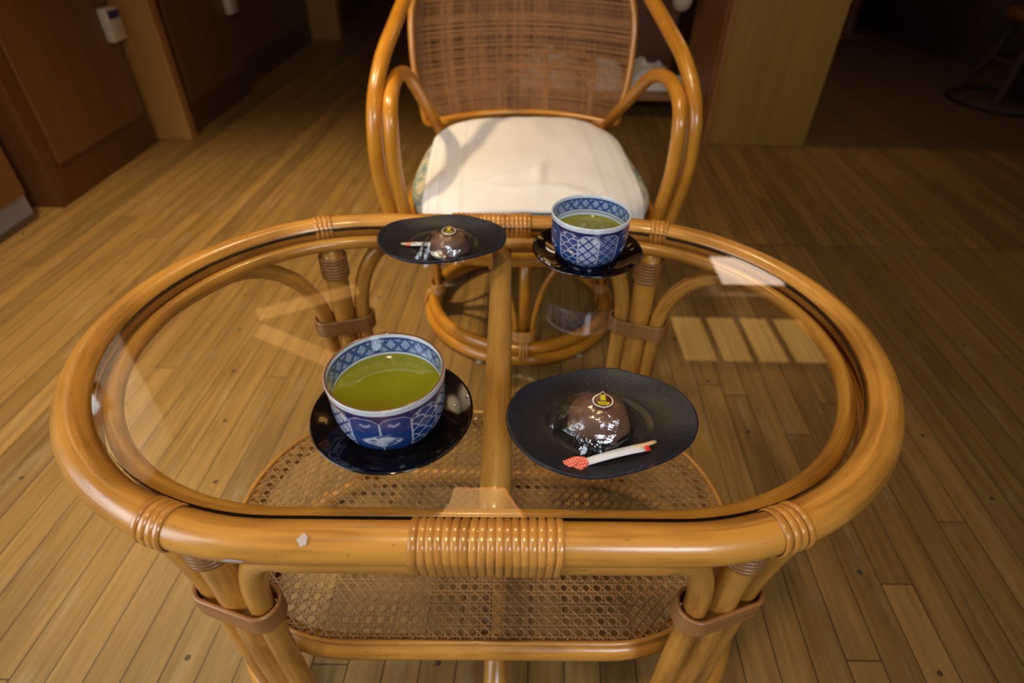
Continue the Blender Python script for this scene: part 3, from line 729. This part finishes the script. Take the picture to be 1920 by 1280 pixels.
def make_cup(name, label, loc, rz, brown, teaz):
    t = thing(name, label, 'cup', loc, rz, 'blue and white teacups')
    outer = [(.0225, 0), (.0235, .0015), (.0240, .0045), (.0290, .0060), (.0355, .0100), (.0402, .0155), (.0432, .0230), (.0448, .0320), (.0456, .0420), (.0460, .0520), (.0465, .0600), (.0468, .0650)]
    inner = [(.0445, .0650), (.0440, .0600), (.0435, .0520), (.0425, .0420), (.0415, .0320), (.0390, .0220), (.0320, .0130), (.0150, .0095), (.0005, .0090)]
    def dens(P, n):
        P = [Vector((r, z, 0)) for r, z in P]; c = crom(P, 12); d = [0]
        for i in range(1, len(c)): d.append(d[-1]+(c[i]-c[i-1]).length)
        out = []; j = 0
        for i in range(n):
            x = d[-1]*i/(n-1)
            while j < len(d)-2 and d[j+1] < x: j += 1
            f = (x-d[j])/max(1e-9, d[j+1]-d[j]); q = c[j].lerp(c[j+1], f); out.append((q.x, q.y))
        return out
    po = dens(outer, 120); pi_ = dens(inner, 80)
    lip = [(.0467, .0655), (.0460, .0661), (.0452, .0660), (.0447, .0656)]
    prof = po+lip+pi_; seg = 600
    m = MB(); th = np.arange(seg)/seg*2*pi; rz_ = np.array(prof)
    R, T = np.meshgrid(rz_[:, 0], th, indexing='ij'); Z, _ = np.meshgrid(rz_[:, 1], th, indexing='ij')
    V = np.stack([R*np.cos(T), R*np.sin(T), Z], -1).reshape(-1, 3); n = len(prof)
    I, K = np.meshgrid(np.arange(n-1), np.arange(seg), indexing='ij'); K2 = (K+1) % seg
    F = np.stack([I*seg+K, I*seg+K2, (I+1)*seg+K2, (I+1)*seg+K], -1).reshape(-1, 4)
    me = bpy.data.meshes.new('bowl'); me.from_pydata(V.tolist(), [], F.tolist()); me.polygons.foreach_set('use_smooth', [True]*len(F))
    no = len(po); col = np.zeros((n, seg, 3))
    col[:no] = paint_outside(T[:no], Z[:no]); col[no:no+4] = np.array((.20, .07, .035)) if brown else WH*1.05
    col[no+4:] = paint_inside(T[no+4:], Z[no+4:], brown, True)
    if brown: col[no-1] = WH; col[no:no+1] = WH
    ca = me.color_attributes.new('paint', 'FLOAT_COLOR', 'POINT'); rgba = np.ones((n*seg, 4)); rgba[:, :3] = col.reshape(-1, 3); ca.data.foreach_set('color', rgba.ravel())
    me.materials.append(MAT['porcelain']); o = bpy.data.objects.new('bowl', me); C.objects.link(o); o.parent = t
    MB().lathe([(.0225, 0), (.019, 0), (.018, .004), (0, .004)], 40).build('foot', MAT['white_plastic'], t)
    k = min(range(len(pi_)), key=lambda i: abs(pi_[i][1]-teaz)); rt = pi_[k][0]+.0003
    MB().lathe([(rt, teaz+.0006), (rt-.0012, teaz), (.03, teaz-.0001), (.01, teaz-.0001), (.0001, teaz-.0001)], 96).build('green_tea', MAT['tea'], t)
    t.scale = (1, 1, .955)
    return t
def make_saucer(label, loc):
    t = MB().lathe([(0, .003), (.028, .003), (.029, 0), (.032, 0), (.0335, .0060), (.047, .0100), (.059, .0165), (.0655, .0222), (.0668, .0234), (.0672, .0244), (.0664, .0250),
                    (.0650, .0245), (.057, .0188), (.046, .0135), (.040, .0120), (.0385, .0113), (.036, .0110), (0, .0110)], 120).build('saucer', MAT['lacquer'])
    t.location = loc; return tag(t, label, 'saucer', 'black lacquer saucers')
NC = (-.0985, .3345); FC = (.0895, .6190)
make_saucer('glossy black saucer under the nearer teacup, left of the centre bar', (NC[0], NC[1]+.004, GZ))
make_saucer('glossy black saucer under the farther teacup by the chair', (FC[0], FC[1]+.002, GZ))
make_cup('teacup', 'nearer blue and white teacup nearly full of green tea, left of the centre bar', (NC[0], NC[1], GZ+.0112), radians(-117), True, .0440)
make_cup('teacup', 'farther blue and white teacup of green tea in front of the chair seat', (FC[0], FC[1], GZ+.0112), radians(158), False, .0395)

# ------------------------------------------------------------------ plates
OUT = [(-83, -10), (-80, 14), (-66, 36), (-40, 51), (-12, 60), (14, 62), (36, 55), (56, 46), (72, 32), (80, 14), (81, -4), (75, -20), (64, -34), (48, -47), (26, -57), (0, -64), (-22, -66), (-44, -60), (-62, -48), (-76, -30)]
def make_plate(label, loc, rz):
    m = MB(); c = crom([(x/1000, y/1000, 0) for x, y in OUT], 8, True); n = len(c)
    tops = [(0.001, .0045), (.18, .0045), (.36, .0045), (.50, .0047), (.545, .0052), (.565, .0062), (.60, .0062), (.70, .0075), (.82, .0105), (.92, .0138), (.975, .0160), (.992, .0166), (1.0, .0158)]
    bots = [(1.0, .0140), (.985, .0125), (.93, .0100), (.83, .0068), (.72, .0040), (.62, .0022), (.56, .0), (.50, .0), (0.001, .0)]
    V = []; wear = []
    for (s, z) in tops+bots:
        for i, p in enumerate(c):
            a = 2*pi*i/n; wob = .0012*sin(3*a+1)*s**4+.0008*sin(5*a)*s**4
            if s < .6: # inner well is rounder than the rim
                rr = p.length; q = p.normalized()*(rr*.6+.070*.4)*s
            else:
                f = (s-.6)/.4; rr = p.length; base = p.normalized()*(rr*.6+.070*.4); q = (base*(1-f)+p*f)*s if f < 1 else p*s
            V.append((q.x, q.y, z+(wob if z > .006 else 0)))
            hy = p.normalized().y
    k = len(tops)+len(bots)
    F = [(i*n+j, i*n+(j+1) % n, (i+1)*n+(j+1) % n, (i+1)*n+j) for i in range(k-1) for j in range(n)]
    m.add(V, F); o = m.build('plate', MAT['stone'])
    me = o.data; ca = me.color_attributes.new('wear', 'FLOAT_COLOR', 'POINT')
    for i, (s, z) in enumerate(tops+bots):
        for j in range(n):
            f = 0.0
            if i >= len(tops): f = .9
            elif s > .7: f = .7*min(1, (s-.7)/.2)*(0.5+.5*noise.noise(Vector((j*.09, 2, 0))))
            g = 0.0
            if 4 <= i <= 5: g = .55*max(0, .35+1.1*noise.noise(Vector((j*.06, 7, 0))))
            if s > .99 and i < len(tops)+1: g = .9*max(0, noise.noise(Vector((j*.35, 11, 0)))-.25)*2
            ca.data[i*n+j].color = (f, min(1, g), 0, 1)
    o.location = loc; o.rotation_euler = (0, 0, rz); return tag(o, label, 'plate', 'dark stoneware plates')
PN = Vector((.0795, .346, GZ)); PF = Vector((-.0915, .660, GZ))
make_plate('nearer dark navy stoneware plate, right of the centre bar', PN, 0)
make_plate('farther dark navy stoneware plate at the table edge nearest the chair', PF, radians(-3))

# ------------------------------------------------------------------ sweets
def make_sweet(label, loc, rz, seed, scl=1.0):
    t = thing('wrapped_sweet', label, 'sweet', loc, rz, 'wrapped chestnut sweets')
    bm = bmesh.new(); bmesh.ops.create_icosphere(bm, subdivisions=4, radius=1)
    for v in bm.verts:
        d = v.co.normalized(); p = Vector((abs(d.x)**.75*(1 if d.x > 0 else -1), abs(d.y)**.75*(1 if d.y > 0 else -1), abs(d.z)**.75*(1 if d.z > 0 else -1)))
        q = 1+.10*noise.noise(d*1.7+Vector((seed, 0, 0)))
        z = p.z*.0145; v.co = Vector((p.x*.0222*q, p.y*.0185*q, max(z, -.0125)+.0135))*scl
        v.co.x *= 1-.15*max(0, d.z)
    m = MB(); bm.verts.index_update(); m.add([v.co.copy() for v in bm.verts], [[v.index for v in f.verts] for f in bm.faces]); bm.free()
    m.build('bun', MAT['bun'], t)
    m = MB(); m.lathe([(0, .0110), (.006, .0105), (.0085, .006), (.006, .001), (0, 0)], 20); ch = m.build('chestnut_piece', MAT['chestnut'], t); ch.location = Vector((-.0155, -.0055, .004))*scl; ch['label'] = 'yellow chestnut piece showing through the wrap'
    # creased film: facetted hull slightly larger than the bun, plus side fins
    rnd = random.Random(seed); bm = bmesh.new(); bmesh.ops.create_icosphere(bm, subdivisions=3, radius=1)
    for v in bm.verts:
        d = v.co.normalized(); q = 1.05+.20*abs(noise.noise(d*3.1+Vector((seed, 3, 0))))+.07*rnd.random()+.10*max(0, -d.z)
        v.co = Vector((d.x*.0240*q*(1.22 if d.x < 0 and d.z < .4 else 1), d.y*.0202*q*(1.16 if d.y < 0 and d.z < .2 else 1), max(d.z*.0160*q, -.0134)+.0138))*scl
    m = MB(); bm.verts.index_update(); m.add([v.co.copy() for v in bm.verts], [[v.index for v in f.verts] for f in bm.faces]); bm.free()
    for (a0, a1, ln, hz) in ((222, 262, .010, .010), (145, 200, .015, .024), (262, 290, .006, .008), (15, 50, .007, .016), (60, 110, .006, .014)):
        nn = 7; V = []
        for i in range(nn):
            a = radians(a0+(a1-a0)*i/(nn-1)); r0 = .021; j = .0018*(1 if i % 2 else -1)
            for k in range(4): rr = r0+ln*k/3*(1-.3*abs(i-3)/3); V.append(Vector((rr*cos(a)*1.15, rr*sin(a)*.98, hz*(1-k/3)+.0022+j*(k/3)))*scl)
        m.add(V, [(i*4+k, (i+1)*4+k, (i+1)*4+k+1, i*4+k+1) for i in range(nn-1) for k in range(3)])
    m.build('clear_wrapper', MAT['film'], t, False)
    # sticker: chestnut outline
    st = [(0, .0072)]+[(.0086*sin(a)*(1), .0066*cos(a)-.0006) for a in [radians(d) for d in range(20, 341, 10)]]
    def disc(name, k, z, mat, par):
        P = [(x*k, y*k if i else y*k*1.12+.0009) for i, (x, y) in enumerate(st)]; n = len(P); m = MB()
        V = [(0, 0, z)]+[(x, y, z-18*(x*x+y*y)) for x, y in P]+[(x, y, z-18*(x*x+y*y)-.0003) for x, y in P]
        m.add(V, [(0, 1+(i+1) % n, 1+i) for i in range(n)]+[(1+i, 1+(i+1) % n, 1+n+(i+1) % n, 1+n+i) for i in range(n)])
        return m.build(name, mat, par, False)
    s0 = disc('sticker', 1.0, 0, MAT['white_ink'], t); s0.location = Vector((.001, .001, .0322))*scl; s0.rotation_euler = (radians(14), 0, radians(-4)-rz)
    disc('sticker_face', .88, .00015, MAT['brown_ink'], s0)
    m = MB()
    for i in range(9):
        for j in range(3):
            x = -.0046+i*.00115; y = -.0052+j*.0011
            if hypot(x/.0070, (y+.0006)/.0056) < .98: m.add([(x, y, .0002-18*(x*x+y*y)+.0003), (x+.0008, y, .0002-18*(x*x+y*y)+.0003), (x+.0010, y+.0008, .0002-18*(x*x+y*y)+.0003), (x+.0002, y+.0008, .0002-18*(x*x+y*y)+.0003)], [(0, 1, 2, 3)])
    m.build('yellow_hatching', MAT['yellow_ink'], s0, False)
    # the character for chestnut
    m = MB()
    def st_(x0, y0, x1, y1, w_=.00036):
        a = Vector((x0, y0, 0)); b = Vector((x1, y1, 0)); d = (b-a).normalized(); q = Vector((-d.y, d.x, 0))*w_; z = Vector((0, 0, .0006))
        m.add([a-q+z, b-q+z, b+q+z, a+q+z], [(0, 1, 2, 3)])
    u = .00042
    for (x0, y0, x1, y1) in ((-5, 6, 5, 6), (-4, 4, 4, 4), (-4, 4, -4, 1), (4, 4, 4, 1), (-4, 1, 4, 1), (-1.4, 6, -1.4, 1), (1.4, 6, 1.4, 1), (-6, -1.2, 6, -1.2), (0, 1, 0, -7), (-.3, -1.5, -5.5, -6), (.3, -1.5, 5.5, -6)):
        st_(x0*u, (y0+1.2)*u+.0006, x1*u, (y1+1.2)*u+.0006)
    m.build('character', MAT['yellow_ink'], s0, False)
    return t
make_sweet('wrapped brown bean sweet with chestnut sticker on the nearer plate', (PN.x-.005, PN.y-.007, GZ+.0048), radians(-6), 2, 1.12)
make_sweet('wrapped brown bean sweet with chestnut sticker on the farther plate', (PF.x+.011, PF.y-.030, GZ+.0050), radians(28), 6, 1.08)

# ------------------------------------------------------------------ picks in paper sleeves
def make_pick(label, loc, rz, tilt, cap=True):
    t = thing('pick_packet', label, 'pick', loc, rz, 'picks in white paper sleeves'); t.rotation_euler = (0, tilt, rz)
    m = MB(); V = []   # flattened sleeve, slightly bowed
    for i in range(13):
        x = .010+.052*i/12; w_ = .0037+.0008*i/12; h_ = .0013+.0006*sin(pi*i/12); zc = .0026+.0012*sin(pi*i/12)
        for k in range(10): a = 2*pi*k/10; V.append((x, w_*cos(a), zc+h_*sin(a)))
    F = [(i*10+k, (i+1)*10+k, (i+1)*10+(k+1) % 10, i*10+(k+1) % 10) for i in range(12) for k in range(10)]+[tuple(range(10)), tuple(range(129, 119, -1))]
    m.add(V, F); m.build('paper_sleeve', MAT['paper'], t)
    m = MB(); V = []
    for i in range(4):
        x = .0622+.0045*i/3; zc = .0026-.0002*i
        for k in range(10): a = 2*pi*k/10; V.append((x,   .0047*cos(a), zc+.0015*sin(a)))
    m.add(V, [(i*10+k, (i+1)*10+k, (i+1)*10+(k+1) % 10, i*10+(k+1) % 10) for i in range(3) for k in range(10)]+[tuple(range(10)), tuple(range(39, 29, -1))])
    m.build('red_band', MAT['red'], t)['label'] = 'red band at the sleeve mouth'
    MB().tube([(.055, .0012, .0030), (.066, .0016, .0032), (.072, .0018, .0033), (.0745, .0018, .0033)], [.0018, .0018, .0017, .0009], seg=10).build('wooden_pick', MAT['pick'], t)
    if cap:
        m = MB(); pts = [(-.0068, -.0062), (.0045, -.0082), (.0128, -.0032), (.0122, .0036), (.0040, .0068), (-.0072, .0060)]
        V = [(x, y, .0008) for x, y in pts]+[(x*.96, y*.94, .0050 if i not in (0, 5) else .0038) for i, (x, y) in enumerate(pts)]; n = 6
        m.add(V, [tuple(range(5, -1, -1)), tuple(range(6, 12))]+[(i, (i+1) % n, n+(i+1) % n, n+i) for i in range(n)])
        V2 = [(-.0066, -.0036, .0046), (.0040, -.0012, .0063), (.0046, .0016, .0064), (-.0066, .0036, .0048)]
        m.add(V2, [(0, 1, 2, 3)]); m.build('folded_cap', MAT['cap'], t, False)['label'] = 'folded red cap printed with small squares'
    return t
make_pick('wooden pick in a white sleeve with folded red printed cap on the nearer plate', (.0505, .2970, GZ+.0062), radians(17.5), radians(-2), True)
make_pick('white sleeved pick with a red band half hidden behind the farther sweet', (-.0700, .6470, GZ+.0060), radians(177), 0, False)

# ------------------------------------------------------------------ the chair
CX = .030
chair = thing('rattan_armchair', 'round-backed rattan armchair with looped arms and woven back facing the table', 'chair', (CX, 1.26, 0), radians(2.6))
def cp(p): return (p[0], p[1]-1.26, p[2])      # world y to chair y
for s in (-1, 1):
    outer = [(s*.285, 1.13, .30), (s*.293, 1.11, .36), (s*.306, 1.10, .47), (s*.303, 1.115, .575), (s*.292, 1.19, .645), (s*.275, 1.32, .693), (s*.262, 1.47, .735), (s*.252, 1.60, .80), (s*.23, 1.70, .90), (s*.165, 1.76, .985), (s*.08, 1.78, 1.02), (0, 1.785, 1.03)]
    MB().tube(crom([cp(p) for p in outer], 8), .0150, seg=18).build('outer_hoop', MAT['rattan_chair'], chair)
    inner = [(s*.255, 1.12, .30), (s*.262, 1.10, .36), (s*.272, 1.09, .47), (s*.272, 1.10, .565), (s*.272, 1.15, .603), (s*.268, 1.23, .612), (s*.262, 1.33, .585), (s*.250, 1.44, .51), (s*.232, 1.56, .42), (s*.215, 1.60, .36)]
    MB().tube(crom([cp(p) for p in inner], 8), .0140, seg=18).build('arm_loop', MAT['rattan_chair'], chair)
# backrest: frame tube and fine weave on a curved leaning surface
def bx_(u, v):      # u -1..1 across, v 0..1 up
    hw = .258+.027*sin(pi/2*min(v/.35, 1))-.16*max(0, v-.45)**1.5*2.0
    x = u*hw; y = 1.66+.13*v-.085*(x/.3)**2; z = .400+.52*v+.012*(1-u*u)*(1-v) - .03*0
    return Vector((x, y-1.26, z))
fr = [bx_(-1, v/14) for v in range(15)]; top = [bx_(u/8, 1)+Vector((0, 0, .05*(1-(u/8)**2))) for u in range(-7, 8)]
fr = fr+top+[bx_(1, v/14) for v in range(14, -1, -1)]; bot = [bx_(-u/8, 0) for u in range(-7, 8)]
MB().tube(crom(fr+bot, 3, True), .0085, True, 14).build('back_frame', MAT['rattan_chair'], chair)
m = MB(); NU = 104; NVv = 96
def ribbon(pts, side, w_):
    V = []; 
    for i, p in enumerate(pts): V += [p-side*w_, p+side*w_]
    m.add(V, [(2*i, 2*i+1, 2*i+3, 2*i+2) for i in range(len(pts)-1)])
for k in range(NU+1):
    u = -1+2*k/NU; jit = random.uniform(.3, 1.45); ribbon([bx_(u, v/24)+Vector((0, .0005, 0)) for v in range(25)], Vector((1, 0, 0)), .00125*jit)
for k in range(NVv+1):
    v = k/NVv; jit = random.choice((0, .5, .8, 1, 1.2, 1.5, 1.7)) if k % 96 else 1
    if jit: ribbon([bx_(-1+u/12, v) for u in range(25)], Vector((0, .25, .97)), .00130*jit)
m.build('woven_back', MAT['weave'], chair, False)
MB().tube(crom([cp((-.24, 1.60, .395)), cp((-.10, 1.675, .405)), cp((.10, 1.675, .405)), cp((.24, 1.60, .395))]), .011).build('back_rail', MAT['rattan_chair'], chair)
# seat plan
def plan(a, k=1.0):
    n = 3.1; c_, s_ = cos(a), sin(a); r = (abs(c_)**n+abs(s_)**n)**(-1/n); yy = r*s_; xx = r*c_*(1-.10*yy)
    return Vector((xx*.252*k, 1.30+yy*.300*k-1.26, 0))
MB().tube([plan(2*pi*i/72, 1.02)+Vector((0, 0, .345)) for i in range(72)], .016, True, 16).build('seat_frame', MAT['rattan_chair'], chair)
MB().tube([plan(2*pi*i/72, .96)+Vector((0, 0, .315)) for i in range(72)], .013, True, 14).build('seat_frame', MAT['rattan_chair'], chair)
m = MB(); prof = [(.05, .362), (.9, .362), (.985, .372), (1.0, .388), (.985, .402), (.93, .414), (.8, .424), (.6, .430), (.3, .432), (.02, .432)]; V = []
for (k, z) in prof:
    for i in range(72): q = plan(2*pi*i/72, k); V.append((q.x, q.y, z))
m.add(V, [(i*72+j, i*72+(j+1) % 72, (i+1)*72+(j+1) % 72, (i+1)*72+j) for i in range(len(prof)-1) for j in range(72)])
cu = m.build('cushion', MAT['cushion']); cu.location = (CX, 1.26, 0); cu.rotation_euler = (0, 0, radians(2.6)); tag(cu, 'thin cushion in teal leaf print peeking out under the white towel', 'cushion')
for (a, b) in (((.205, .30, .365), (.25, .285, .375)), ((.205, .30, .365), (.245, .315, .36))):
    MB().tube(crom([a, ((a[0]+b[0])/2, b[1]-.01, .385), b, (b[0]-.02, b[1]-.02, .34)]), .005, seg=8).build('tie_ribbon', MAT['navy'], cu)['label'] = 'dark navy tie ribbon'
# towel over the cushion
def seat_h(x, y):
    best = (abs(x/(.252*(1-.10*(y-.04)/.3)))**3.1+abs((y-.04)/.300)**3.1)**(1/3.1)
    ks = [k for k, z in prof[3:]][::-1]; zs = [z for k, z in prof[3:]][::-1]
    if best <= 1: return float(np.interp(best, ks, zs))
    return .388-min(.10, (best-1)*1.1)
m = MB(); NX, NY = 80, 90; V = []; U = []
for j in range(NY+1):
    for i in range(NX+1):
        u, v = i/NX, j/NY; x = -.222+.444*u; y = -.245+.575*v
        x += .004*noise.noise(Vector((0, y*6, 1)))
        wr = .0045*noise.noise(Vector((x*9, y*7, 2.2)))+.0022*noise.noise(Vector((x*22, y*16, 5)))
        # a few ridged creases near the front
        d = (y+.175)+.30*(x+.0)-.02*sin(x*22); wr += .0075*math.exp(-(d/.013)**2)*math.exp(-((x-.01)/.09)**2); d = (x-.02)-.25*(y+.1)-.008*sin(y*25); wr += .006*math.exp(-(d/.011)**2)*math.exp(-((y+.11)/.07)**2)
        d = (y+.13)-.55*(x+.06); wr += .007*math.exp(-(d/.014)**2)*math.exp(-((x+.05)/.09)**2)
        V.append((x, y, seat_h(x, y)+.0075+wr))
F = [(j*(NX+1)+i, j*(NX+1)+i+1, (j+1)*(NX+1)+i+1, (j+1)*(NX+1)+i) for j in range(NY) for i in range(NX)]
U = [[(((q % (NX+1)))/NX, (q//(NX+1))/NY) for q in f] for f in F]
m.add(V, F, U); tw = m.build('seat_towel', MAT['towel']); tw.location = (CX, 1.26, 0); tw.rotation_euler = (0, 0, radians(2.6))
sol = tw.modifiers.new('thickness', 'SOLIDIFY'); sol.thickness = .003; sol.offset = 1
tag(tw, 'white striped towel spread over the armchair seat', 'towel')
# base
for (r_, z_, t_) in ((.238, .018, .0150), (.228, .046, .0150)):
    MB().tube([(r_*cos(2*pi*k/72)-.012, r_*sin(2*pi*k/72)+.030, z_) for k in range(72)], t_, True, 18).build('base_ring', MAT['rattan_chair'], chair)
for k in range(4):
    a = -pi/2+k*pi/2; x, y = .215*cos(a)-.012, .215*sin(a)+.030; o_ = Vector((cos(a), sin(a), 0)); tv = Vector((-sin(a), cos(a), 0))
    MB().tube([(x, y, .05), (x, y, .31)], .0125, seg=16).build('leg', MAT['rattan_chair'], chair)
    c = Vector((x, y, 0))
    for s in (-1, 1):
        def on(d, z):
            b_ = a+s*d/.215; return Vector((.215*cos(b_)-.012, .215*sin(b_)+.030, z))
        MB().tube(crom([on(.020, .055), on(.022, .12), on(.045, .21), on(.09, .27), on(.15, .295)], 6), .0065, seg=10).build('brace', MAT['rattan_chair'], chair)
    mm = MB()
    for q in range(6): mm.tube(racetrack(c, tv, o_, .012, .0165, .068+.0048*q, 28), .0028, True, 8)
    mm.build('leg_tie', MAT['wrap'], chair)
    mm = MB()
    for q in (-1, 0, 1):
        b_ = a+q*.032; mm.tube([Vector((.230*cos(b_)-.012, .230*sin(b_)+.030, .034))+Vector((cos(b_), sin(b_), 0))*.019*cos(2*pi*j/20)+Vector((0, 0, .0305*sin(2*pi*j/20))) for j in range(20)], .0035, True, 8)
    mm.build('ring_wrap', MAT['wrap'], chair)
for k in range(6):
    a = radians(-115+k*60); f_ = MB().lathe([(0, 0), (.009, 0), (.010, .004), (0, .005)], 14).build('foot_pad', MAT['rubber'], chair); f_.location = (.246*cos(a)-.012, .246*sin(a)+.030, 0)
# leaf scrap on the floor
m = MB(); c = crom([(-.030, 0, 0), (-.012, .006, 0), (0, .001, 0), (.014, .004, 0), (.026, -.006, 0), (.014, -.007, 0), (0, -.003, 0), (-.014, .000, 0)], 4, True); n = len(c)
m.add([(p.x, p.y, .0008+.0022*sin(p.x*130)**2) for p in c]+[(p.x, p.y, .0003) for p in c], [tuple(range(n)), tuple(range(2*n-1, n-1, -1))]+[(i, (i+1) % n, n+(i+1) % n, n+i) for i in range(n)])
lf = m.build('dry_leaf', MAT['leaf'], None, False); lf.location = (.032, 1.005, .0006); lf.rotation_euler = (0, 0, radians(-14)); tag(lf, 'small dry leaf scrap on the floor in front of the chair base', 'leaf')
